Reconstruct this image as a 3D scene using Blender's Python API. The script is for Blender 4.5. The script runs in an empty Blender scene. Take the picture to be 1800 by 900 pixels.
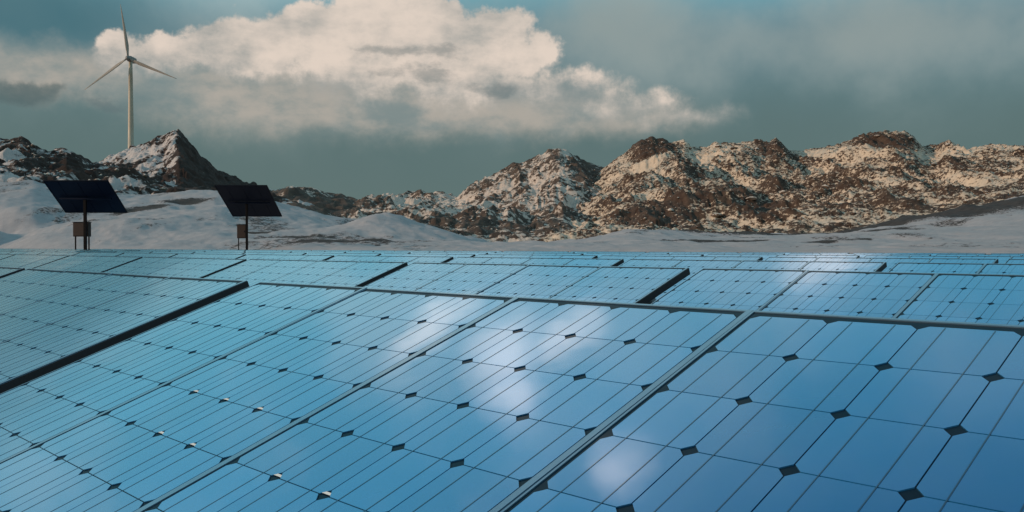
import bpy, bmesh, math, random
import numpy as np
from mathutils import Vector, Matrix

random.seed(7); RNG = np.random.default_rng(7)
SC = bpy.context.scene
COL = SC.collection
R = math.radians

# ------------------------------------------------------------------ camera
CAMH = 1.20                     # eye height over the ground under the array (m)
FPX = 1532.5                    # focal length in pixels of the 1800 px photograph
HORIZON = 434.0
cam = bpy.data.cameras.new('camera'); camo = bpy.data.objects.new('camera', cam); COL.objects.link(camo)
cam.sensor_width = 36.0; cam.lens = 36.0 * FPX / 1800.0
cam.clip_start = 0.05; cam.clip_end = 30000
camo.location = (0, 0, CAMH); camo.rotation_euler = (R(90 - 0.5985), 0, 0)
SC.camera = camo

# ------------------------------------------------------------------ light
SUN_AZ, SUN_EL = R(-110), R(17)
sun_dir = Vector((math.sin(SUN_AZ) * math.cos(SUN_EL), math.cos(SUN_AZ) * math.cos(SUN_EL), math.sin(SUN_EL)))
sl = bpy.data.lights.new('sun', 'SUN'); sl.energy = 2.8; sl.angle = R(0.6); sl.color = (1.0, 0.71, 0.50)
so = bpy.data.objects.new('sun', sl); COL.objects.link(so)
so.rotation_euler = sun_dir.to_track_quat('Z', 'Y').to_euler(); so.location = (-60, -20, 60)

SC.view_settings.view_transform = 'Standard'; SC.view_settings.look = 'None'
SC.view_settings.exposure = 0.0; SC.view_settings.gamma = 1.0
SC.view_settings.use_curve_mapping = False
SC.render.resolution_x = 1024; SC.render.resolution_y = 512
SC.render.engine = 'CYCLES'


class NT:
    """little helper that builds node graphs"""
    def __init__(s, tree): s.t = tree; s.n = tree.nodes; s.l = tree.links
    def node(s, typ, **kw):
        n = s.n.new(typ)
        for k, v in kw.items(): setattr(n, k, v)
        return n
    def put(s, sock, v):
        if isinstance(v, bpy.types.NodeSocket): s.l.new(v, sock)
        elif v is not None: sock.default_value = v
    def m(s, op, a, b=None, c=None, clamp=False):
        n = s.node('ShaderNodeMath', operation=op); n.use_clamp = clamp
        for i, v in enumerate((a, b, c)):
            if v is not None: s.put(n.inputs[i], v)
        return n.outputs[0]
    def vm(s, op, a, b=None, out=0):
        n = s.node('ShaderNodeVectorMath', operation=op)
        s.put(n.inputs[0], a)
        if b is not None: s.put(n.inputs[1], b)
        return n.outputs[out]
    def step(s, x, lo, hi, a=0.0, b=1.0):
        n = s.node('ShaderNodeMapRange', interpolation_type='SMOOTHSTEP')
        for i, v in enumerate((x, lo, hi, a, b)): s.put(n.inputs[i], v)
        return n.outputs[0]
    def mix(s, f, a, b, blend='MIX'):
        n = s.node('ShaderNodeMix', data_type='RGBA', blend_type=blend)
        s.put(n.inputs[0], f); s.put(n.inputs[6], a); s.put(n.inputs[7], b)
        return n.outputs[2]
    def noise(s, vec, scale, detail=4.0, rough=0.55, out=0, dist=0.0, lac=2.0):
        n = s.node('ShaderNodeTexNoise')
        s.put(n.inputs['Vector'], vec); n.inputs['Scale'].default_value = scale
        n.inputs['Detail'].default_value = detail; n.inputs['Roughness'].default_value = rough
        n.inputs['Distortion'].default_value = dist; n.inputs['Lacunarity'].default_value = lac
        return n.outputs[out]


# ------------------------------------------------------------------ sky
def lin(r, g, b):
    f = lambda c: (c / 255 / 12.92) if c / 255 <= 0.04045 else ((c / 255 + 0.055) / 1.055) ** 2.4
    return (f(r), f(g), f(b))

W = bpy.data.worlds.new('World'); SC.world = W; W.use_nodes = True
g = NT(W.node_tree); g.n.clear()
STR = 0.10
def skyc(r, g_, b, k=1.0):
    c = lin(r, g_, b); return (c[0] / STR * k, c[1] / STR * k, c[2] / STR * k, 1)
nsh = g.node('ShaderNodeTexSky', sky_type='NISHITA'); nsh.sun_disc = False
nsh.sun_elevation = SUN_EL; nsh.sun_rotation = SUN_AZ; nsh.air_density = 1.0; nsh.dust_density = 0.4; nsh.ozone_density = 2.5
dirv = g.node('ShaderNodeTexCoord').outputs['Generated']
sep = g.node('ShaderNodeSeparateXYZ'); g.put(sep.inputs[0], dirv)
az = g.m('ARCTAN2', sep.outputs[0], sep.outputs[1]); el = g.m('ARCSINE', sep.outputs[2])
def az_el(px, py):
    a = math.atan2(px - 900, FPX)
    return a, math.atan((HORIZON - py) / FPX * math.cos(a))
# warped sky coordinates: billows
n1 = g.noise(dirv, 16.0, 5.0, 0.6, out=1); n2 = g.noise(dirv, 5.0, 3.0, 0.5, out=1)
wv = g.vm('ADD', g.vm('MULTIPLY', g.vm('SUBTRACT', n1, (.5, .5, .5)), (.055, .045, 0)),
          g.vm('MULTIPLY', g.vm('SUBTRACT', n2, (.5, .5, .5)), (.10, .035, 0)))
cv = g.node('ShaderNodeCombineXYZ'); g.put(cv.inputs[0], az); g.put(cv.inputs[1], el)
P = g.vm('ADD', cv.outputs[0], wv)
fb = g.noise(dirv, 22.0, 8.0, 0.62); fb2 = g.noise(dirv, 6.0, 5.0, 0.55)
def blobs(spec):
    out = None
    for (a, e, ra, re) in spec:
        q = g.vm('MULTIPLY', g.vm('SUBTRACT', P, (a, e, 0)), (1 / ra, 1 / re, 0))
        v = g.m('SUBTRACT', 1.0, g.vm('LENGTH', q, out=1))
        out = v if out is None else g.m('SMOOTH_MAX', out, v, 0.25)
    return out
def pxb(lst):
    o = []
    for (x, y, rx, ry) in lst:
        a, e = az_el(x, y); o.append((a, e, rx / FPX, ry / FPX))
    return o
# clear part of the sky: thin veil over the Nishita sky, teal and dull towards the horizon
base = g.mix(1.0, nsh.outputs[0], (0.85, 1.08, 1.04, 1), 'MULTIPLY')
veil = g.mix(g.step(fb2, .3, .7), skyc(92, 126, 134), skyc(140, 157, 158))
veil = g.mix(g.step(el, 0.22, 0.35), veil, g.mix(g.step(fb2, .36, .66), skyc(118, 200, 216), skyc(184, 223, 228)))
vf = g.m('MULTIPLY', g.step(el, 1.0, 0.62, 0.03, 0.93), g.step(fb2, 0.25, 0.7, 0.88, 1.0))
sky = g.mix(vf, base, veil)
# dull cloud bank sitting on the horizon, all round
bankf = g.m('MULTIPLY', g.step(g.m('ADD', el, g.m('MULTIPLY', g.m('SUBTRACT', fb2, .5), .10)), 0.27, 0.09), 0.94)
sky = g.mix(bankf, sky, g.mix(g.step(el, 0.0, 0.10), skyc(94, 112, 109), skyc(92, 113, 112)))
darkgap = g.step(g.m('ADD', blobs(pxb([(0, 10, 330, 90)])), g.m('MULTIPLY', g.m('SUBTRACT', fb2, .5), .8)), 0.0, 0.8)
sky = g.mix(g.m('MULTIPLY', darkgap, .85), sky, skyc(68, 110, 121))
# wide thin brighter sheet on the upper right
sheet = g.step(g.m('ADD', blobs(pxb([(1060, 50, 460, 140), (1500, 70, 400, 130)])), g.m('MULTIPLY', g.m('SUBTRACT', fb2, .5), 1.4)), 0.0, 1.1)
sky = g.mix(g.m('MULTIPLY', sheet, 0.9), sky, skyc(142, 155, 154))
# soft grey body below the cumulus
soft = g.step(g.m('ADD', blobs(pxb([(440, 165, 260, 105), (620, 175, 330, 110), (820, 185, 330, 95), (80, 120, 200, 60), (1000, 200, 300, 60)])), g.m('MULTIPLY', g.m('SUBTRACT', fb, .5), .5)), -0.05, 0.75)
cb = g.step(g.m('ADD', el, g.m('MULTIPLY', g.m('SUBTRACT', fb, .5), .05)), 0.100, 0.145)
sky = g.mix(g.m('MULTIPLY', g.m('MULTIPLY', soft, cb), 0.92), sky, g.mix(g.step(g.noise(g.vm('MULTIPLY', dirv, (1, 1, 1.8)), 13.0, 5.0, .6), .34, .64), skyc(130, 142, 141), skyc(176, 169, 159)))
# bright cumulus
cum = blobs(pxb([(215, 92, 70, 42), (290, 95, 80, 45), (405, 88, 95, 62), (480, 100, 90, 55), (575, 85, 110, 75), (690, 70, 140, 85), (745, 55, 100, 65),
                 (860, 85, 125, 68), (930, 95, 90, 50), (800, 140, 130, 70), (640, 140, 150, 60), (1020, 165, 150, 56), (1120, 182, 130, 44), (1210, 195, 120, 28), (900, 165, 120, 45)]))
cf = g.m('ADD', cum, g.m('MULTIPLY', g.m('SUBTRACT', fb, .5), .95))
topness = g.step(g.m('ADD', el, g.m('MULTIPLY', g.m('SUBTRACT', fb, .5), .10)), 0.125, 0.235)
edge = g.m('ADD', 0.17, g.m('MULTIPLY', g.m('SUBTRACT', 1.0, topness), 0.9))
cden = g.m('MULTIPLY', g.step(cf, 0.04, g.m('ADD', 0.06, edge)), g.step(topness, 0.0, 0.6, 0.55, 0.97))
fb3 = g.noise(g.vm('MULTIPLY', dirv, (1, 1, 2.2)), 9.0, 6.0, 0.6)
lit = g.step(g.m('ADD', g.m('MULTIPLY', topness, .55), g.m('ADD', g.m('MULTIPLY', g.m('SUBTRACT', fb3, .45), 2.2), g.m('MULTIPLY', g.m('SUBTRACT', fb, .45), .8))), -0.1, 1.0)
ccol = g.mix(lit, skyc(146, 152, 150), skyc(226, 210, 196))
sky = g.mix(cden, sky, ccol)
# small dark scuds in front
scud = blobs(pxb([(690, 103, 75, 15), (770, 102, 70, 18), (20, 157, 60, 22), (170, 178, 60, 14), (740, 142, 110, 16), (880, 160, 60, 16)]))
sd = g.step(g.m('ADD', scud, g.m('MULTIPLY', g.m('SUBTRACT', g.noise(g.vm('MULTIPLY', dirv, (1, 1, 2.5)), 26.0, 6.0, .65), .5), 2.6)), 0.0, 0.9)
sky = g.mix(g.m('MULTIPLY', sd, .48), sky, skyc(92, 110, 114))
sl2 = g.step(g.m('ADD', blobs(pxb([(15, 157, 75, 24), (60, 150, 45, 14)])), g.m('MULTIPLY', g.m('SUBTRACT', fb, .5), 1.6)), 0.05, 0.7)
sky = g.mix(g.m('MULTIPLY', sl2, .65), sky, skyc(78, 98, 100))
# clouds standing higher up, seen mirrored in the panels; fair-weather puffs scattered over the whole dome
hi = blobs([(-0.205, 0.565, 0.075, 0.050), (-0.23, 0.61, 0.050, 0.050), (-0.28, 0.495, 0.07, 0.028), (-0.165, 0.735, 0.055, 0.040), (0.235, 0.628, 0.075, 0.035), (-0.12, 0.585, 0.07, 0.035),
            (-1.5, 0.6, 0.2, 0.08), (-2.3, 0.7, 0.25, 0.1), (2.4, 0.5, 0.3, 0.1), (1.5, 0.45, 0.25, 0.08), (0.9, 0.8, 0.12, 0.05), (3.0, 0.8, 0.2, 0.1)])
hd = g.step(g.m('ADD', hi, g.m('MULTIPLY', g.m('SUBTRACT', g.noise(dirv, 9.0, 4.0, .55), .5), 1.3)), -0.20, 0.95)
sky = g.mix(hd, sky, skyc(232, 228, 222, 2.1))
bg = g.node('ShaderNodeBackground'); g.put(bg.inputs[0], sky); bg.inputs[1].default_value = STR
wo = g.node('ShaderNodeOutputWorld'); g.l.new(bg.outputs[0], wo.inputs[0])
W.cycles.sampling_method = 'MANUAL'; W.cycles.sample_map_resolution = 1024


# ------------------------------------------------------------------ materials
MATS = {}
def material(name):
    m = bpy.data.materials.new(name); m.use_nodes = True
    h = NT(m.node_tree); b = h.n['Principled BSDF']; MATS[name] = m
    return m, h, b
def plain(name, col, rough=0.5, metal=0.0, var=0.12, scale=12.0, bump=0.0, coat=0.0):
    m, h, b = material(name)
    tc = h.node('ShaderNodeTexCoord').outputs['Object']
    nz = h.noise(tc, scale, 5.0, 0.6)
    c = h.mix(nz, tuple(x * (1 - var) for x in col) + (1,), tuple(min(1, x * (1 + var)) for x in col) + (1,))
    h.put(b.inputs['Base Color'], c); b.inputs['Metallic'].default_value = metal
    h.put(b.inputs['Roughness'], h.m('ADD', rough - .06, h.m('MULTIPLY', nz, .12)))
    b.inputs['Coat Weight'].default_value = coat
    if bump:
        bn = h.node('ShaderNodeBump'); bn.inputs['Strength'].default_value = bump; bn.inputs['Distance'].default_value = 0.01
        h.put(bn.inputs['Height'], nz); h.put(b.inputs['Normal'], bn.outputs[0])
    return m

def cell_mat():
    m, h, b = material('solar_cell')
    oi = h.node('ShaderNodeObjectInfo'); geo = h.node('ShaderNodeNewGeometry')
    tc = h.node('ShaderNodeTexCoord').outputs['Object']
    fine = h.noise(geo.outputs['Position'], 40.0, 4.0, 0.7)
    rnd = h.m('FRACT', h.m('ADD', oi.outputs['Random'], 0.0))
    c = h.mix(rnd, (0.008, 0.165, 0.450, 1), (0.018, 0.225, 0.560, 1))
    c = h.mix(h.m('MULTIPLY', fine, .35), c, (0.03, 0.25, 0.42, 1))
    h.put(b.inputs['Base Color'], c)
    b.inputs['Metallic'].default_value = 0.5; b.inputs['Roughness'].default_value = 0.16
    b.inputs['Coat Weight'].default_value = 1.0; b.inputs['Coat IOR'].default_value = 1.9
    b.inputs['Sheen Weight'].default_value = 0.42; b.inputs['Sheen Roughness'].default_value = 0.35; b.inputs['Sheen Tint'].default_value = (.50, .96, .98, 1)
    dust = h.noise(geo.outputs['Position'], 3.0, 5.0, 0.65)
    h.put(b.inputs['Coat Roughness'], h.m('ADD', .025, h.m('MULTIPLY', h.step(dust, .45, .8), .10)))
    wav = h.noise(geo.outputs['Position'], 5.0, 2.0, 0.5)
    bn = h.node('ShaderNodeBump'); bn.inputs['Strength'].default_value = 0.25; bn.inputs['Distance'].default_value = 0.002
    h.put(bn.inputs['Height'], wav); h.put(b.inputs['Coat Normal'], bn.outputs[0]); h.put(b.inputs['Normal'], bn.outputs[0])
    return m
cell_mat()
plain('backsheet', (0.003, 0.015, 0.030), 0.8, 0, .2, 30, coat=0.25)
MATS['backsheet'].node_tree.nodes['Principled BSDF'].inputs['Coat IOR'].default_value = 1.7
MATS['backsheet'].node_tree.nodes['Principled BSDF'].inputs['Specular IOR Level'].default_value = .04
plain('busbar', (0.006, 0.050, 0.110), 0.5, 0.0, .15, 30, coat=0.85)
MATS['busbar'].node_tree.nodes['Principled BSDF'].inputs['Coat IOR'].default_value = 1.9
MATS['busbar'].node_tree.nodes['Principled BSDF'].inputs['Specular IOR Level'].default_value = .25
plain('glint_white', (0.75, 0.75, 0.72), 0.5)  # white of the painted glints between cells
plain('aluminium', (0.13, 0.25, 0.37), 0.32, 0.5, .2, 18, coat=.8)
plain('gap_shade', (0.010, 0.012, 0.016), 0.6)  # near-black standing in for shade in the gaps between tables
plain('galvanised', (0.28, 0.29, 0.30), 0.5, 0.7, .2, 8)
plain('turbine_white', (0.40, 0.34, 0.26), 0.5, 0, .06, .4)
plain('blade_grey', (0.30, 0.26, 0.22), 0.5, 0, .06, .4)
plain('turbine_grey', (0.20, 0.19, 0.18), 0.5)
plain('tracker_blue', (0.0050, 0.0090, 0.023), 0.5, 0, .3, 3)
plain('tracker_frame', (0.004, 0.005, 0.010), 0.55)
plain('tracker_post', (0.0035, 0.0030, 0.0035), 0.65, 0, .3, 5)
for q in ('tracker_blue', 'tracker_frame', 'tracker_post'): MATS[q].node_tree.nodes['Principled BSDF'].inputs['Specular IOR Level'].default_value = .12
plain('rusty_brown', (0.024, 0.010, 0.006), 0.7, 0, .4, 6, .2)

def snow_rock(name, snow_a, snow_b, rock_a, rock_b, fine, gain=1.9):
    m, h, b = material(name)
    at = h.node('ShaderNodeAttribute', attribute_name='rock')
    geo = h.node('ShaderNodeNewGeometry'); pos = geo.outputs['Position']
    n1 = h.noise(h.vm('MULTIPLY', pos, (1, .8, 1.3)), fine * .55, 6.0, 0.72); n2 = h.noise(pos, fine * .22, 4.0, 0.6); n3 = h.noise(pos, fine * 3.5, 4.0, .6)
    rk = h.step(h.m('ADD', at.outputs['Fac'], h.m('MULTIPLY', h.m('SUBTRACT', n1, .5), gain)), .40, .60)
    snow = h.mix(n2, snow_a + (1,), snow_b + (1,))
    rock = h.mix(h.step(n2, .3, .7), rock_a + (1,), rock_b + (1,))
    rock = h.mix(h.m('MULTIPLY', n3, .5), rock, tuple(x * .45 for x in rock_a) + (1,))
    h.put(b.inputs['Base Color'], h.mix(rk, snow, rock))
    h.put(b.inputs['Roughness'], h.m('ADD', .65, h.m('MULTIPLY', rk, .25)))
    b.inputs['Specular IOR Level'].default_value = 0.25
    bn = h.node('ShaderNodeBump'); bn.inputs['Strength'].default_value = 0.55; bn.inputs['Distance'].default_value = 0.5 / fine
    h.put(bn.inputs['Height'], h.m('ADD', h.m('MULTIPLY', n1, h.m('ADD', .3, rk)), h.m('MULTIPLY', n3, .3))); h.put(b.inputs['Normal'], bn.outputs[0])
    return m
snow_rock('snow_ground', (0.42, 0.395, 0.405), (0.24, 0.225, 0.235), (0.034, 0.029, 0.028), (0.070, 0.058, 0.054), 4.0)
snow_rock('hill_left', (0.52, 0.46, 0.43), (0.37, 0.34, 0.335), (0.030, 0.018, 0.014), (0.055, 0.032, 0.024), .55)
snow_rock('hill_right', (0.66, 0.53, 0.41), (0.45, 0.355, 0.265), (0.048, 0.026, 0.017), (0.105, 0.068, 0.048), 1.5, 2.6)
snow_rock('hill_mid', (0.60, 0.50, 0.43), (0.46, 0.38, 0.32), (0.060, 0.042, 0.034), (0.13, 0.092, 0.068), .9, 2.6)
def boulder_mat():
    m, h, b = material('boulder')
    geo = h.node('ShaderNodeNewGeometry'); pos = geo.outputs['Position']
    n1 = h.noise(pos, .5, 3.0, .6); n2 = h.noise(pos, 2.5, 6.0, .65)
    c = h.mix(h.step(n1, .35, .65), (0.05, 0.032, 0.023, 1), (0.17, 0.115, 0.080, 1))
    c = h.mix(h.m('MULTIPLY', n2, .6), c, (0.05, 0.034, 0.026, 1))
    # dusting of snow on upward faces
    sepn = h.node('ShaderNodeSeparateXYZ'); h.put(sepn.inputs[0], geo.outputs['Normal'])
    sn = h.step(h.m('ADD', sepn.outputs[2], h.m('MULTIPLY', h.m('SUBTRACT', n2, .5), 2.0)), .55, .80)
    h.put(b.inputs['Base Color'], h.mix(sn, c, (0.66, 0.56, 0.48, 1))); b.inputs['Roughness'].default_value = .85
    bn = h.node('ShaderNodeBump'); bn.inputs['Strength'].default_value = .5; bn.inputs['Distance'].default_value = .2
    h.put(bn.inputs['Height'], n2); h.put(b.inputs['Normal'], bn.outputs[0])
boulder_mat()


# ------------------------------------------------------------------ object helpers
def tag(o, label=None, cat=None, group=None, kind=None):
    if label: o['label'] = label
    if cat: o['category'] = cat
    if group: o['group'] = group
    if kind: o['kind'] = kind
    return o
def empty(name, loc, rz=0.0):
    o = bpy.data.objects.new(name, None); COL.objects.link(o); o.location = loc; o.rotation_euler = (0, 0, rz)
    o.empty_display_size = .2
    return o
def link(name, me, parent=None, loc=(0, 0, 0), rot=(0, 0, 0)):
    o = bpy.data.objects.new(name, me); COL.objects.link(o); o.parent = parent; o.location = loc; o.rotation_euler = rot
    return o
def mesh_bm(name, bm, *mats, smooth=False):
    me = bpy.data.meshes.new(name)
    if smooth:
        for f in bm.faces: f.smooth = True
    bm.to_mesh(me); bm.free()
    for m in mats: me.materials.append(MATS[m])
    return me
def box(bm, x0, x1, y0, y1, z0, z1, mi=0, bevel=0.0):
    vs = [bm.verts.new((x, y, z)) for z in (z0, z1) for y in (y0, y1) for x in (x0, x1)]
    fs = [bm.faces.new([vs[i] for i in q]) for q in ((0, 2, 3, 1), (4, 5, 7, 6), (0, 1, 5, 4), (2, 6, 7, 3), (0, 4, 6, 2), (1, 3, 7, 5))]
    for f in fs: f.material_index = mi
    if bevel:
        es = list({e for f in fs for e in f.edges})
        r = bmesh.ops.bevel(bm, geom=es, offset=bevel, segments=1, affect='EDGES', profile=.5)
        for f in r['faces']: f.material_index = mi
def tube(bm, p0, p1, r0, r1=None, seg=12, caps=True):
    p0 = Vector(p0); p1 = Vector(p1); r1 = r0 if r1 is None else r1
    q = (p1 - p0).to_track_quat('Z', 'Y')
    ring = lambda p, r: [bm.verts.new(p + q @ Vector((r * math.cos(2 * math.pi * i / seg), r * math.sin(2 * math.pi * i / seg), 0))) for i in range(seg)]
    a = ring(p0, r0); b = ring(p1, r1)
    for i in range(seg):
        j = (i + 1) % seg; bm.faces.new((a[i], a[j], b[j], b[i]))
    if caps: bm.faces.new(list(reversed(a))); bm.faces.new(b)

# ------------------------------------------------------------------ numpy noise
def _hash(ix, iy, s):
    h = (ix.astype(np.int64) * 374761393 + iy.astype(np.int64) * 668265263 + s * 974634777) & 0xffffffff
    h = ((h ^ (h >> 13)) * 1274126177) & 0xffffffff
    return ((h ^ (h >> 16)) & 0xffffff) / float(0xffffff)
def vnoise(x, y, s=0):
    ix = np.floor(x); iy = np.floor(y); fx = x - ix; fy = y - iy
    fx = fx * fx * fx * (fx * (fx * 6 - 15) + 10); fy = fy * fy * fy * (fy * (fy * 6 - 15) + 10)
    a = _hash(ix, iy, s); b = _hash(ix + 1, iy, s); c = _hash(ix, iy + 1, s); d = _hash(ix + 1, iy + 1, s)
    return (a + (b - a) * fx) * (1 - fy) + (c + (d - c) * fx) * fy
def fbm(x, y, oct=5, s=0, rough=.5, ridged=False):
    o = 0; amp = 1; tot = 0
    for k in range(oct):
        v = vnoise(x * 2 ** k + 13.7 * k, y * 2 ** k - 7.3 * k, s + k)
        if ridged: v = 1 - np.abs(2 * v - 1)
        o = o + v * amp; tot += amp; amp *= rough
    return o / tot
def worley(x, y, s=0):
    ix = np.floor(x); iy = np.floor(y); best = np.full(x.shape, 9.0); cid = np.zeros(x.shape)
    for dx in (-1, 0, 1):
        for dy in (-1, 0, 1):
            cx = ix + dx; cy = iy + dy
            px = cx + _hash(cx, cy, s); py = cy + _hash(cx, cy, s + 51)
            d = np.hypot(x - px, y - py); c = d < best
            best = np.where(c, d, best); cid = np.where(c, _hash(cx, cy, s + 99), cid)
    return best, cid
def sstep(x, a, b):
    t = np.clip((x - a) / (b - a), 0, 1); return t * t * (3 - 2 * t)
def curve(pts):
    xs = np.array([p[0] for p in pts], float); ys = np.array([p[1] for p in pts], float)
    return lambda x: np.interp(x, xs, ys)
def grid_mesh(name, V, nu, nv, mat, rock, closed=False):
    me = bpy.data.meshes.new(name)
    i = np.arange(nu * nv).reshape(nv, nu)
    if closed: i = np.concatenate([i, i[:, :1]], 1)
    q = np.stack([i[:-1, :-1], i[:-1, 1:], i[1:, 1:], i[1:, :-1]], -1).reshape(-1, 4)
    me.vertices.add(len(V)); me.vertices.foreach_set('co', V.astype(np.float32).ravel())
    me.loops.add(q.size); me.loops.foreach_set('vertex_index', q.astype(np.int32).ravel())
    me.polygons.add(len(q)); me.polygons.foreach_set('loop_start', np.arange(0, q.size, 4, dtype=np.int32))
    me.polygons.foreach_set('use_smooth', np.ones(len(q), bool))
    a = me.attributes.new('rock', 'FLOAT', 'POINT'); a.data.foreach_set('value', np.clip(rock, 0, 1).astype(np.float32).ravel())
    me.materials.append(MATS[mat]); me.update(calc_edges=True); me.validate()
    return me

# ------------------------------------------------------------------ array lattice (solved from the photograph)
U = 0.16                                   # pitch of one solar cell (m)
AZ, TILT, ASP = 0.796144, 0.348365, 1.01399
O0 = Vector((2.98677, 10.7773, -0.85547)) * U
A = Vector((math.cos(AZ), -math.sin(AZ), 0)); BH = Vector((math.sin(AZ), math.cos(AZ), 0))
ROWS, ROWSTEP = 7, 18.0 * U                # seven rows of tables
MODW = 4.17655                             # module pitch in cells
TABP = 17.37                               # table pitch in cells
NR = 9                                     # cells along the slope
ZTOP = CAMH + O0.z
LAST = (O0.x * BH.x + O0.y * BH.y) + (ROWS - 1) * ROWSTEP      # perpendicular distance of the last row

# ------------------------------------------------------------------ ground: one sheet, flat under the array, then a snow field rising to the hills
far_y = curve([(-200, 330), (0, 325), (60, 322), (110, 336), (230, 342), (380, 340), (480, 356), (560, 374), (620, 392), (690, 396), (780, 412), (860, 430), (940, 428), (1000, 418),
               (1100, 409), (1200, 411), (1300, 419), (1400, 416), (1500, 404), (1650, 378), (1800, 345), (2000, 330)])
def ground_z(X, Y):
    rho = np.hypot(X, Y); a = np.arctan2(X, Y); ac = np.clip(a, -.62, .62)
    px = 900 + FPX * np.tan(ac); Ye = rho * np.cos(ac)
    perp = X * BH.x + Y * BH.y
    w = sstep(-np.abs(a), -R(115), -R(60))
    zb = (CAMH - .22) * sstep(perp, LAST + .9, LAST + 6.5)
    t = np.clip((np.log(np.maximum(Ye, 1)) - math.log(42)) / (math.log(150) - math.log(42)), 0, 1)
    yy = 437.0 + (far_y(px) - 437.0) * (t ** 1.5)
    zr = CAMH + np.minimum(Ye, 175) * (HORIZON - yy) / FPX
    z = zb + (np.maximum(zr, CAMH - .22) - (CAMH - .22)) * sstep(perp, LAST + 3, LAST + 14)
    # snow mound in the middle and drifts
    md = lambda cx, cy, rx, ry, h: h * np.exp(-((X - cx) / rx) ** 2 - ((Y - cy) / ry) ** 2)
    pxx = lambda p, d: (p - 900) / FPX * d
    z = z + md(pxx(675, 92), 92, 4.6, 14, 2.2) + md(pxx(770, 86), 86, 4.0, 12, .9) + md(pxx(1130, 80), 80, 9, 14, .55) + md(pxx(240, 85), 85, 6, 16, .7)
    z = z - md(pxx(40, 100), 100, 5, 9, 1.5) + md(pxx(60, 80), 80, 3.5, 6, .7) + md(pxx(-70, 88), 88, 2.8, 7, 3.6)  # last one: drift out of view, added to cast shade over the hollow
    out = sstep(perp, LAST + 2, LAST + 9)
    z = z + out * ((fbm(X * .11, Y * .05, 4, 3) - .5) * 1.5 * np.clip(Ye / 90, .25, 1.6) + (fbm(X * .42 + Y * .15, Y * .16, 5, 8, .6) - .5) * .55)
    fall = 1 - sstep(rho, 185, 330)
    z = z * fall * w + (-3.0) * (1 - fall)
    z = z + (1 - out) * (fbm(X * .9, Y * .9, 3, 5) - .5) * .04
    rock = 0.05 + out * .42 * sstep(fbm(X * .16, Y * .045, 5, 21, .6), .57, .74)
    # dark stony bank below the right hill
    bw = np.interp(px, [1150, 1350, 1500, 1700, 2000], [3, 6, 9, 13, 14]); yb = 149 - bw
    wob = (fbm(X * .06, Y * .06, 3, 30) - .5) * 14
    band = np.exp(-(np.abs(Ye - yb - wob) / bw) ** 3) * sstep(px, 1100, 1240)
    rock = np.maximum(rock, band * (.75 + .7 * fbm(X * .25, Y * .12, 4, 31)))
    z = z + band * 1.1 * fbm(X * .35, Y * .2, 4, 33)
    for (bx, by, rx, ry) in ((1635, 100, 2.6, 5), (1560, 118, 3.5, 4), (520, 70, 4.0, 3.0), (460, 78, 3, 2.5), (1450, 75, 4, 2.0), (250, 120, 3, 8), (330, 135, 5, 5), (1250, 70, 5, 1.6), (600, 60, 5, 1.5)):
        rock = np.maximum(rock, 1.1 * np.exp(-((X - pxx(bx, by)) / rx) ** 2 - ((Y - by) / ry) ** 2) * (.5 + fbm(X * .5, Y * .2, 4, 35)))
    rock = rock + out * .30 * (fbm(X * .05 + Y * .02, Y * .09, 5, 61, .6) - .42)
    return z, rock
ang = np.concatenate([np.linspace(-.66, .66, 620), np.linspace(.68, 2 * math.pi - .68, 150)])
rad = np.concatenate([np.geomspace(.5, 17, 40)[:-1], np.geomspace(17, 190, 330)[:-1], np.geomspace(190, 12000, 40)])
AA, RR = np.meshgrid(ang, rad); gx = (RR * np.sin(AA)).ravel(); gy = (RR * np.cos(AA)).ravel()
gz, grk = ground_z(gx, gy)
ground = link('ground', grid_mesh('ground', np.stack([gx, gy, gz], 1), len(ang), len(rad), 'snow_ground', grk, True))
tag(ground, 'snow covered ground under the array rising in drifts to the hills', kind='structure')
def gz_at(x, y): return float(ground_z(np.array([x]), np.array([y]))[0][0])

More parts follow.
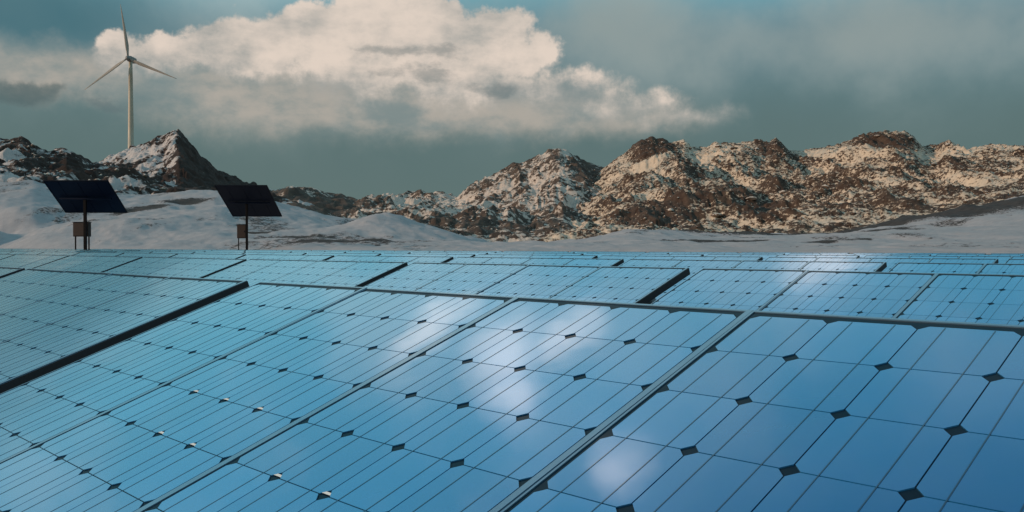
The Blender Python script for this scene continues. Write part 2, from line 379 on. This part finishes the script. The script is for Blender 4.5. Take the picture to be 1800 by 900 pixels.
# ------------------------------------------------------------------ hills
HILL = {}
def hill(name, label, sil, foot, F, Rd, back, mat, px0, px1, dpx, nrow, g_pow, big, mid, rocks, rockfn, seed, spur=None, gully=3.0):
    silc, footc = curve(sil), curve(foot)
    Fc = F if callable(F) else (lambda p: np.full_like(p, F)); Rc = Rd if callable(Rd) else (lambda p: np.full_like(p, Rd))
    px = np.arange(px0, px1 + .1, dpx); nf = int(nrow * .82); nb = nrow - nf
    t = np.concatenate([np.linspace(0, 1, nf), 1 + np.linspace(0, 1, nb + 1)[1:]])
    PX, T = np.meshgrid(px, t)
    f, r = Fc(PX), Rc(PX)
    Y = np.where(T <= 1, f + (r - f) * np.clip(T, 0, 1), r + back * np.clip(T - 1, 0, 1))
    X = (PX - 900) / FPX * Y
    tt = np.clip(T, 0, 1); prof = tt ** g_pow * (1.0 + .0 * tt)
    y = footc(PX) + 14 + (silc(PX) - footc(PX) - 14) * prof
    z = CAMH + Y * (HORIZON - y) / FPX
    tb = np.clip(T - 1, 0, 1); z = z * (1 - tb) ** 1.5 + (-3) * (1 - (1 - tb) ** 1.5)
    fade = sstep(tt, .02, .25) * (1 - .6 * sstep(tt, .86, 1.0)) * (1 - tb)
    z = z + fade * ((fbm(X / big[0], Y / (big[0] * 1.5), 4, seed, .5, True) - .62) * big[1] + (fbm(X / mid[0], Y / mid[0], 4, seed + 9, .55) - .5) * mid[1])
    gul = fbm(X / 13 + .6 * fbm(X / 30, Y / 30, 2, seed + 40), Y / 62, 4, seed + 41, .55, True)
    z = z + fade * (gul - .62) * gully
    if spur is not None: z = z + spur(PX, Y, tt) * (1 - tb)
    sm = sstep(tt, .0, .06) * (1 - tb)
    rock = np.zeros_like(z)
    for (sc, h, thr) in rocks:
        d, c = worley(X / sc + .3 * fbm(X / sc * 2, Y / sc * 2, 2, seed + 3), Y / (sc * 1.25), seed + int(sc * 10))
        dome = np.clip(1 - d / (.35 + .4 * c), 0, 1) ** .6 * (c > thr)
        z = z + sm * dome * h * (.5 + c); rock = np.maximum(rock, np.clip(dome * 2.2, 0, 1))
    rock = np.clip(rockfn(PX, y, X, Y, tt, rock) + .065 * gully * (gul - .62), 0, 1)
    V = np.stack([X.ravel(), Y.ravel(), z.ravel()], 1)
    o = link(name, grid_mesh(name, V, len(px), len(t), mat, rock.ravel())); tag(o, label, kind='structure')
    HILL[name] = (PX, X, Y, z, rock, tt, y)
    return o
def bl(PX, y, cx, cy, rx, ry): return np.exp(-((PX - cx) / rx) ** 2 - ((y - cy) / ry) ** 2)

# far left crags
hill('rocky_hill', 'low snowy crags at the left edge beside the pointed peak',
     [(-420, 262), (-200, 252), (-60, 256), (0, 247), (42, 246), (62, 260), (85, 272), (118, 268), (140, 280), (165, 290), (200, 296), (240, 306), (290, 330), (330, 350)],
     [(-420, 345), (0, 335), (100, 340), (330, 352)], 160, 330, 160, 'hill_left', -420, 330, 1.5, 240, .8, (26, 9), (7, 3.2), [(5.5, .8, .45), (2.6, .6, .35)],
     lambda PX, y, X, Y, t, rk: .16 + .34 * rk + .42 * sstep(fbm(X / 9, Y / 16, 5, 77), .46, .64) + .3 * bl(PX, y, 30, 258, 50, 12) + .4 * bl(PX, y, 115, 300, 45, 25) - .25 * bl(PX, y, 20, 275, 40, 14), 100)
# pointed peak with the turbine
def peak_spur(PX, Y, t):
    return 7.0 * np.exp(-((PX - 312 - (1 - t) * 10) / 20) ** 2) * sstep(t, .25, .6) * (1 - sstep(t, .92, 1))
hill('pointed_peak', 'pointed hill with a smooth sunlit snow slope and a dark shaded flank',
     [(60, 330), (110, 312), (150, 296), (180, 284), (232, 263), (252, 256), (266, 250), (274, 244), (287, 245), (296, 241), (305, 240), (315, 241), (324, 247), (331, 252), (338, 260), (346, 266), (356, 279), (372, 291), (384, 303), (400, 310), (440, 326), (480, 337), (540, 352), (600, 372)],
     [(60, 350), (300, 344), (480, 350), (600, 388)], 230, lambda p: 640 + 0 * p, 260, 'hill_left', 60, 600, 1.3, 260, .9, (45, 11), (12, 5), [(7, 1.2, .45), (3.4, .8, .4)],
     lambda PX, y, X, Y, t, rk: .10 + .22 * rk + (.28 + .75 * fbm(X / 9, Y / 26, 4, 58)) * sstep(PX + (y - 240) * .02, 306, 322) * sstep(-PX, -520, -440) * sstep(y, 236, 250) + .42 * sstep(fbm(X / 16, Y / 34, 5, 55), .48, .62) * sstep(y, 268, 300) + .55 * bl(PX, y, 272, 256, 26, 5) + .35 * sstep(fbm(X / 10, Y / 20, 5, 56), .5, .62) - .3 * bl(PX, y, 250, 275, 60, 10), 200, peak_spur)  # shade of the right flank partly put in as extra dark rock
# low brown ridge in the gap
hill('brown_ridge', 'low brown ridge with a thin snow edge in the gap between the hills',
     [(420, 345), (470, 335), (515, 329), (555, 333), (590, 344), (640, 352), (690, 352), (760, 366), (840, 400)],
     [(420, 372), (520, 362), (600, 388), (700, 396), (840, 425)], 190, 470, 200, 'hill_mid', 420, 840, 1.6, 130, .7, (40, 7), (10, 3), [(5, 1.0, .4)],
     lambda PX, y, X, Y, t, rk: .2 + .35 * rk + .7 * bl(PX, y, 570, 360, 70, 16) + .3 * sstep(fbm(X / 10, Y / 18, 4, 88), .45, .6) - .5 * bl(PX, y, 540, 331, 70, 5), 300)
# middle peak
hill('middle_peak', 'grey brown rocky hill with a small pointed summit beside the rubble hill',
     [(600, 372), (640, 354), (690, 347), (735, 344), (765, 341), (805, 346), (835, 326), (862, 312), (900, 296), (940, 281), (962, 268), (972, 264), (984, 262), (996, 268), (1008, 276), (1028, 287), (1060, 298), (1120, 320), (1200, 350)],
     [(600, 400), (700, 398), (800, 412), (870, 426), (1000, 424), (1200, 424)], 175, 430, 180, 'hill_mid', 600, 1200, 1.4, 250, .82, (34, 9), (9, 3.0), [(5, .9, .45), (2.6, .5, .4)],
     lambda PX, y, X, Y, t, rk: .12 + .30 * rk + .36 * sstep(fbm((X + Y * .5) / 14, (Y - X) / 24, 5, 66), .42, .6) - .35 * bl(PX, y, 992, 285, 10, 22) + .35 * bl(PX, y, 1035, 310, 30, 30) + .3 * bl(PX, y, 968, 275, 10, 12) - .3 * bl(PX, y, 720, 358, 70, 10), 400, None, 6.0)
# big rubble hill
hill('rubble_hill', 'broad hill of brown rubble and patchy snow with dark crags on its crest',
     [(820, 432), (860, 424), (900, 408), (950, 378), (1000, 346), (1040, 318), (1070, 294), (1100, 268), (1128, 249), (1146, 242), (1172, 249), (1203, 245), (1214, 256), (1232, 262), (1258, 251), (1290, 252), (1325, 250), (1345, 256), (1364, 249),
      (1386, 266), (1412, 268), (1450, 260), (1480, 251), (1512, 237), (1545, 232), (1588, 231), (1606, 240), (1620, 254), (1645, 259), (1664, 248), (1682, 254), (1700, 261), (1760, 258), (1800, 259), (1900, 262), (2050, 256), (2300, 270)],
     [(820, 440), (900, 428), (1000, 421), (1100, 413), (1200, 414), (1340, 420), (1500, 398), (1650, 372), (1800, 338), (2000, 330), (2300, 330)],
     150, 390, 170, 'hill_right', 820, 2200, 1.5, 330, .85, (30, 8), (8, 3.0), [(6, .6, .7), (3.0, .5, .5), (1.7, .4, .35)],
     lambda PX, y, X, Y, t, rk: .26 + .16 * rk + .24 * sstep(fbm((X + .4 * Y) / 7, (Y - .4 * X) / 14, 5, 44), .42, .62) + .55 * bl(PX, y, 1150, 262, 45, 20) + .45 * bl(PX, y, 1350, 272, 40, 14) + .6 * bl(PX, y, 1555, 246, 55, 14) + .4 * bl(PX, y, 1340, 360, 45, 35) + .35 * bl(PX, y, 1180, 380, 60, 25)
     - .5 * bl(PX, y, 1150, 288, 50, 8) - .45 * bl(PX, y, 1460, 275, 60, 9) - .30 * bl(PX, y, 1720, 275, 90, 16) - .60 * bl(PX, y, 950, 400, 90, 22) - .3 * bl(PX, y, 1260, 275, 40, 8), 500, None, 7.5)

# ------------------------------------------------------------------ boulders
def rock_protos(n=8, sub=2):
    out = []
    for k in range(n):
        bm = bmesh.new(); bmesh.ops.create_icosphere(bm, subdivisions=sub, radius=1)
        rs = np.random.default_rng(100 + k); pl = rs.normal(size=(9, 3)); pl /= np.linalg.norm(pl, axis=1)[:, None]; dd = rs.uniform(.55, .9, 9)
        v = np.array([w.co[:] for w in bm.verts]); s = (v @ pl.T); v = v * np.minimum(1, np.min(np.where(s > .05, dd / np.maximum(s, .05), 9), 1))[:, None]
        v *= rs.uniform(.75, 1.25, 3) * np.array([1.1, 1, .8])
        f = np.array([[q.index for q in fc.verts] for fc in bm.faces]); bm.free(); out.append((v, f))
    return out
PROT = rock_protos(8, 1); PROT2 = rock_protos(6, 2)
def boulders(hname, n, smin, smax, seed, label, thr=.3):
    PX, X, Y, z, rock, tt, y = HILL[hname]; rs = np.random.default_rng(seed)
    wgt = (rock > thr) * (tt < .985) * (tt > .05) * (PX > -40) * (PX < 1860) * (.2 + rock) * (.35 + tt) * np.gradient(Y, axis=0)
    wgt = np.clip(wgt, 0, None).ravel(); idx = rs.choice(wgt.size, n, p=wgt / wgt.sum())
    vs, fs, base = [], [], 0
    for i in idx:
        v, f = PROT[rs.integers(8)]; s = smin * (smax / smin) ** (rs.random() ** 2.2)
        a = rs.uniform(0, 6.28); c, q = math.cos(a), math.sin(a)
        w = np.stack([v[:, 0] * c - v[:, 1] * q, v[:, 0] * q + v[:, 1] * c, v[:, 2]], 1) * s
        w += np.array([X.ravel()[i], Y.ravel()[i], z.ravel()[i] + .15 * s]); vs.append(w); fs.append(f + base); base += len(v)
    V = np.concatenate(vs); Fq = np.concatenate(fs)
    me = bpy.data.meshes.new('rubble'); me.vertices.add(len(V)); me.vertices.foreach_set('co', V.astype(np.float32).ravel())
    me.loops.add(Fq.size); me.loops.foreach_set('vertex_index', Fq.astype(np.int32).ravel())
    me.polygons.add(len(Fq)); me.polygons.foreach_set('loop_start', np.arange(0, Fq.size, 3, dtype=np.int32))
    me.materials.append(MATS['boulder']); me.update(calc_edges=True)
    tag(link('rubble', me), label, 'rubble', kind='stuff')
boulders('rubble_hill', 2600, .22, .65, 1, 'brown rubble strewn over the broad right hill')
boulders('middle_peak', 600, .25, .8, 2, 'grey brown rubble on the hill with the small pointed summit')
boulders('rocky_hill', 260, .35, 1.3, 3, 'dark rubble on the low crags at the left edge')
# the biggest blocks as single boulders
PX, X, Y, z, rock, tt, y = HILL['rubble_hill']
bm_meshes = []
for k, (v, f) in enumerate(PROT2):
    me = bpy.data.meshes.new('boulder'); me.from_pydata([tuple(q) for q in v], [], [tuple(int(i) for i in q) for q in f]); me.materials.append(MATS['boulder']); bm_meshes.append(me)
spots = [(1140, 250), (1165, 252), (1200, 252), (1212, 262), (1262, 258), (1290, 262), (1362, 256), (1378, 270), (1330, 262), (1515, 244), (1540, 240), (1570, 238), (1598, 244), (1664, 255), (1676, 262),
         (1100, 300), (1320, 350), (1345, 372), (1300, 335), (1375, 340), (1180, 370), (1210, 392), (1120, 360), (1260, 380), (1450, 330), (1520, 318), (1600, 305), (1480, 362), (940, 402), (985, 398), (1045, 385), (1410, 385), (1700, 300), (1640, 290)]
for k, (bx, by) in enumerate(spots):
    j = int(np.argmin(np.abs(PX[0] - bx))); col = slice(0, int(.82 * 330))
    i = int(np.argmin(np.abs(HORIZON - (z[col, j] - CAMH) * FPX / Y[col, j] - by)))
    s = random.uniform(.8, 1.5)
    b = link('boulder', bm_meshes[k % 6], None, (float(X[i, j]), float(Y[i, j]), float(z[i, j]) + .1 * s), (0, 0, random.uniform(0, 6.28)))
    b.scale = (s * random.uniform(.9, 1.4), s, s * random.uniform(.7, 1.0))
    tag(b, 'large brown block among the rubble of the broad right hill', 'boulder', 'large blocks on the rubble hill')

# ------------------------------------------------------------------ solar tables
XM = 0.086 * U                              # side margin from outer cells to the frame's outside
X0, X1 = -XM, 4 * U + XM
YT, YB = 0.16 * U, -(NR * ASP * U) - 0.12 * U
FW = 0.032 * U                              # width of the frame lip
def panel_mesh():
    bm = bmesh.new(); box(bm, X0 + .002, X1 - .002, YB + .002, YT - .002, -.030, -.0012, 0)
    return mesh_bm('solar_panel', bm, 'backsheet')
def frame_mesh(bm=None, mi=0):
    own = bm is None; bm = bm or bmesh.new()
    lip, bot = .0010, -.036
    for (a, b, c, d) in ((X0, X0 + FW, YB, YT), (X1 - FW * 2.5, X1, YB, YT), (X0 + FW, X1 - FW * 2.5, YT - FW * 1.25, YT), (X0 + FW, X1 - FW * 2.5, YB, YB + FW * 2.4)):
        box(bm, a, b, c, d, bot, lip, mi, 0)
    return mesh_bm('frame', bm, 'aluminium') if own else None
def cell_poly(bm, cx, cy, mi=0, h=.0010):
    hx, hy, c = .5 * U * .985, .5 * U * ASP * .985, .090 * U
    pts = [(-hx + c, -hy), (hx - c, -hy), (hx, -hy + c), (hx, hy - c), (hx - c, hy), (-hx + c, hy), (-hx, hy - c), (-hx, -hy + c)]
    top = [bm.verts.new((cx + a, cy + b, h)) for a, b in pts]; lo = [bm.verts.new((cx + a, cy + b, -.001)) for a, b in pts]
    f = bm.faces.new(top); f.material_index = mi
    for i in range(8):
        q = bm.faces.new((lo[i], lo[(i + 1) % 8], top[(i + 1) % 8], top[i])); q.material_index = mi
def busbar_geo(bm, x, mi=0, w=.0018):
    box(bm, x - w / 2, x + w / 2, -(NR * ASP * U) + .004, -.004, .0004, .0016, mi)
bm = bmesh.new(); cell_poly(bm, 0, 0); ME_CELL = mesh_bm('cell', bm, 'solar_cell')
bm = bmesh.new(); busbar_geo(bm, 0); ME_BUS = mesh_bm('busbar', bm, 'busbar')
bm = bmesh.new()
for c in range(4):
    for r in range(NR): cell_poly(bm, (c + .5) * U, -(r + .5) * ASP * U)
ME_CELLS = mesh_bm('cells', bm, 'solar_cell')
bm = bmesh.new()
for c in range(4):
    for q in (.26, .74): busbar_geo(bm, (c + q) * U)
ME_BUSES = mesh_bm('busbars', bm, 'busbar')
ME_PANEL = panel_mesh(); ME_FRAME = frame_mesh()
bm = bmesh.new(); s = .028 * U * 3.0
vs = [bm.verts.new((x, y_, .0008)) for x, y_ in ((-s, .004), (s * .9, .004), (s * .55, s * .75), (-s * .55, s * .75))]; bm.faces.new(vs); ME_PATCH = mesh_bm('glint_patch', bm, 'glint_white')  # glint at a cell corner, painted as a flat white patch
CT, ST = math.cos(TILT), math.sin(TILT)
def loc_uvw(u, r, w): return (u * U, -r * ASP * U * CT - w * ST, ZTOP - r * ASP * U * ST + w * CT)
TW = (3 * MODW + 4) * U
def support_meshes():
    out = {}
    for nm, r in (('back', 1.6), ('front', 7.2)):
        bm = bmesh.new(); zt = loc_uvw(0, r, -.078)[2]; box(bm, -.022, .022, -.022, .022, -.25, zt, 0, .003); out[nm] = mesh_bm('leg', bm, 'galvanised')
    bm = bmesh.new(); box(bm, -.05, TW + .01, -.02, .02, -.074, -.037, 0, .002); out['rail'] = mesh_bm('rail', bm, 'galvanised')
    bm = bmesh.new(); box(bm, X1 + .0006, X1 + .0060, YB, YT, -.040, .0008); out['cap'] = mesh_bm('gap_shade_strip', bm, 'gap_shade')  # added dark strip: shade of the gap put in as colour
    bm = bmesh.new(); box(bm, -.018, .018, -8.4 * ASP * U, -.6 * ASP * U, -.114, -.0745, 0, .002); out['rafter'] = mesh_bm('rafter', bm, 'galvanised')
    return out
SUP = support_meshes()
GL = {(1, 5, 1, 2), (0, 5, 1, 0)}
ORD = ['foremost', 'second', 'third', 'fourth', 'fifth', 'sixth', 'seventh']
ntab = 0
for k in range(ROWS):
    O = Vector((O0.x, O0.y, 0)) + BH * (k * ROWSTEP)
    t0 = -.66
    umin = (t0 * O.y / U - O.x / U) / (A.x - t0 * A.y) if (A.x - t0 * A.y) > .02 else -500
    j = 0
    while True:
        ustart = -3 * MODW - j * TABP                       # first cell column of this table
        uend = ustart + 3 * MODW + 4
        if uend < umin or j > 30: break
        # leave out tables wholly outside the frame on the right
        pe = O + A * (ustart * U)
        if pe.y <= .2 or (pe.x / pe.y) * FPX + 900 > 1990: j += 1; continue
        base = O + A * (ustart * U)
        T = empty('solar_array', (base.x, base.y, 0), -AZ)
        if k == 0:
            lab = ['blue solar array in the foremost row with the cloud mirrored in its panels', 'pale teal solar array across the wide dark gap from the cloud mirroring array', 'teal solar array in the foremost row, second one past the cloud mirroring array'][min(j, 2)]
            tag(T, lab, 'solar array', 'solar arrays of the foremost row')
        elif k == 1:
            nth = ['first', 'second', 'third', 'fourth', 'fifth', 'sixth', 'seventh', 'eighth'][min(j, 7)]
            tag(T, f'blue solar array, {nth} of the second row counted from its deep blue end', 'solar array', 'solar arrays of the second row')
        else:
            tag(T, f'low blue solar array in the {ORD[k]} row behind the cloud mirroring array', 'solar array', f'solar arrays of the {ORD[k]} row')
        rr = random.Random(1000 * k + j)
        full = (k == 0) or (k == 1 and j < 4)
        for m in range(4):
            jt = (TILT + rr.gauss(0, .0020), rr.gauss(0, .0020), 0)
            pn = link('solar_panel', ME_PANEL, T, loc_uvw(m * MODW, 0, 0), jt)
            link('frame', ME_FRAME, pn)
            if full:
                for c in range(4):
                    for r in range(NR): link('cell', ME_CELL, pn, ((c + .5) * U, -(r + .5) * ASP * U, 0))
                    for q in (.26, .74): link('busbar', ME_BUS, pn, ((c + q) * U, 0, 0))
                if k == 0 and j == 0:
                    pts = {1: [(1, 4), (2, 4), (2, 5), (3, 5), (3, 4)], 2: [(1, 5), (2, 5)]}.get(m, [])
                    for (c, r) in pts: link('glint_patch', ME_PATCH, pn, (c * U, -r * ASP * U, 0))
            else:
                cs = link('cell', ME_CELLS, pn); cs.name = 'cells'; cs['kind'] = 'stuff'
                if k < 4: bb = link('busbars', ME_BUSES, pn); bb['kind'] = 'stuff'
            if m == 3: link('gap_shade_strip', SUP['cap'], T, loc_uvw(m * MODW, 0, 0), (TILT, 0, 0))
        for r in (2.2, 6.9): link('rail', SUP['rail'], T, loc_uvw(0, r, 0), (TILT, 0, 0))
        for u in (2.2, 14.3):
            link('rafter', SUP['rafter'], T, loc_uvw(u, 0, 0), (TILT, 0, 0))
            for nm, r in (('back', 1.6), ('front', 7.2)):
                p = loc_uvw(u, r, 0); link('leg', SUP[nm], T, (p[0] + .045, p[1], 0))
        ntab += 1; j += 1
print('tables', ntab)

# ------------------------------------------------------------------ wind turbine
def turbine():
    D = 655.0; px, hub_y, base_y = 231, 105, 268
    x = (px - 900) / FPX * D; zh = CAMH + D * (HORIZON - hub_y) / FPX; zb = CAMH + D * (HORIZON - base_y) / FPX
    T = empty('wind_turbine', (x, D, zb - 6)); H = zh - zb + 6
    tag(T, 'white three bladed wind turbine standing on the shoulder of the pointed hill', 'wind turbine')
    bm = bmesh.new(); n = 6
    for i in range(n): tube(bm, (0, 0, H * i / n), (0, 0, H * (i + 1) / n), 2.3 - 1.0 * i / n, 2.3 - 1.0 * (i + 1) / n, 24, i in (0, n - 1))
    bmesh.ops.remove_doubles(bm, verts=bm.verts, dist=.001)
    link('tower', mesh_bm('tower', bm, 'turbine_white', smooth=True), T)
    # nacelle: rounded box behind the hub
    bm = bmesh.new(); box(bm, -1.9, 1.9, -3.0, 7.0, -1.9, 2.1, 0, .7)
    na = link('nacelle', mesh_bm('nacelle', bm, 'turbine_grey'), T, (0, 0, H))
    bm = bmesh.new(); tube(bm, (0, 5.5, 2.0), (0, 5.5, 3.4), .12, .08, 8); link('mast', mesh_bm('mast', bm, 'turbine_grey'), na)
    bm = bmesh.new(); prof = [(0, -2.4), (.8, -2.2), (1.5, -1.5), (1.9, -.4), (1.9, 1.2)]; seg = 24; rings = []
    for r, yy in prof: rings.append([bm.verts.new((max(r, .01) * math.cos(2 * math.pi * i / seg), yy, max(r, .01) * math.sin(2 * math.pi * i / seg))) for i in range(seg)])
    for a, b in zip(rings, rings[1:]):
        for i in range(seg): bm.faces.new((a[i], a[(i + 1) % seg], b[(i + 1) % seg], b[i]))
    link('hub', mesh_bm('hub', bm, 'turbine_grey', smooth=True), T, (0, -4.2, H))
    L = 40.0; bm = bmesh.new(); st = []
    for i in range(15):
        t = i / 14; zz = 1.2 + (L - 1.2) * t
        ch = 1.2 + (1.2 * sstep(np.array(t), .0, .18) - 0) * 1 if t < .18 else 2.4 * max(0.0, 1 - (t - .18) / .82) ** .85 + .25
        ch = float(ch); th = max(.10, (1.3 if t < .03 else .26 * ch) * (1 - .5 * t)); tw = R(24 * (1 - t) ** 2 + 2)
        ring = []
        for q in range(12):
            a = 2 * math.pi * q / 12; xx = ch * (.5 * math.cos(a) + .18); yy = th * .5 * math.sin(a) * (1 - .35 * math.cos(a))
            ring.append(bm.verts.new((xx * math.cos(tw) - yy * math.sin(tw), xx * math.sin(tw) + yy * math.cos(tw) - 1.2 * t * t, zz)))
        st.append(ring)
    for a, b in zip(st, st[1:]):
        for i in range(12): bm.faces.new((a[i], a[(i + 1) % 12], b[(i + 1) % 12], b[i]))
    bm.faces.new(st[-1]); bm.faces.new(list(reversed(st[0])))
    me = mesh_bm('blade', bm, 'blade_grey', smooth=True)
    for a in (-7, 113, 233): link('blade', me, T, (0, -4.6, H), (0, R(a), 0))
turbine()

# ------------------------------------------------------------------ pole mounted panels and their cabinets
def tracker(px_post, Y, px_l, px_r, y_low, y_high, depth, label, cab, clabel):
    """a panel on a post, tilted away from us: its far edge is the low one"""
    k = Y / FPX; x = (px_post - 900) * k
    g0 = gz_at(x, Y)
    w = (px_r - px_l) * k; zl = CAMH + (Y + depth / 2) * (HORIZON - y_low) / FPX; zt = CAMH + (Y - depth / 2) * (HORIZON - y_high) / FPX
    cx = ((px_l + px_r) / 2 - px_post) * k
    zc = (zl + zt) / 2; tilt = math.atan2(zt - zl, depth); half = .5 * math.hypot(depth, zt - zl)
    T = empty('pole_mounted_solar_panel', (x, Y, g0)); tag(T, label, 'solar panel', 'dark panels on posts')
    bm = bmesh.new(); box(bm, -.06, .06, -.06, .06, -.4, zc - g0 - .10, 0, .008); link('post', mesh_bm('post', bm, 'tracker_post'), T)
    # the face looks up and away from the viewer
    ph = link('panel', None, T) if False else None
    rot = (-tilt, 0, 0)
    bm = bmesh.new(); box(bm, -w / 2, w / 2, -half, half, 0, .035); p = link('panel', mesh_bm('panel', bm, 'tracker_blue'), T, (cx, 0, zc - g0), rot)
    bm = bmesh.new(); fw = .045
    for a, b, c, d in ((-w / 2 - fw, -w / 2, -half - fw, half + fw), (w / 2, w / 2 + fw, -half - fw, half + fw), (-w / 2, w / 2, -half - fw, -half), (-w / 2, w / 2, half, half + fw)): box(bm, a, b, c, d, -.012, .045, 0, .004)
    link('frame', mesh_bm('frame', bm, 'tracker_frame'), p)
    for q in (-.3, 0, .3):
        bm = bmesh.new(); box(bm, q * w - .025, q * w + .025, -half * .96, half * .96, -.012, -.001, 0, .002); link('rib', mesh_bm('rib', bm, 'tracker_blue'), p)
    bm = bmesh.new(); tube(bm, (-w * .42, 0, -.095), (w * .42, 0, -.095), .045); link('torque_tube', mesh_bm('torque_tube', bm, 'tracker_blue'), p)
    # cabinet
    cl, cr, ct, cb, dy = cab; yc = Y + dy; kc = yc / FPX
    bx0 = (cl - 900) * kc; bx1 = (cr - 900) * kc; z1 = CAMH + (HORIZON - ct) * kc; z0 = CAMH + (HORIZON - cb) * kc
    gg = gz_at((bx0 + bx1) / 2, yc); C = empty('equipment_cabinet', ((bx0 + bx1) / 2, yc, gg)); tag(C, clabel, 'cabinet', 'brown cabinets by the posts')
    wv = (bx1 - bx0) / 2; a, b = z0 - gg, z1 - gg
    bm = bmesh.new(); box(bm, -wv, wv, -.14, .14, a, b, 0, .012); bx = link('box', mesh_bm('box', bm, 'rusty_brown'), C)
    bm = bmesh.new(); box(bm, -wv + .04, wv - .04, -.155, -.1405, a + .04, b - .04, 0, .004); dr = link('door', mesh_bm('door', bm, 'rusty_brown'), C)
    bm = bmesh.new(); box(bm, wv - .11, wv - .07, -.175, -.1555, (a + b) / 2 - .05, (a + b) / 2 + .05, 0, .003); link('handle', mesh_bm('handle', bm, 'tracker_frame'), dr)
    bm = bmesh.new(); box(bm, -wv - .025, wv + .025, -.17, .165, b + .001, b + .022, 0, .004); link('lid', mesh_bm('lid', bm, 'tracker_post'), C)
    for sx in (-wv + .05, wv - .04):
        bm = bmesh.new(); box(bm, sx - .026, sx + .026, -.026, .026, -.4, a - .001, 0, .004); link('leg', mesh_bm('leg', bm, 'tracker_post'), C)
tracker(150, 40.0, 98, 206, 373, 319, 1.9, 'dark panel on a post below the crags, a brown cabinet straddling its post', (131, 158, 391, 416, .32), 'brown cabinet on two thin legs straddling the post of the panel below the crags')
tracker(434, 51.5, 395, 482, 380, 327, 3.2, 'dark panel on a post in front of the shaded flank of the pointed peak', (418, 434, 395, 419, .32), 'narrow brown cabinet beside the post in front of the shaded flank')
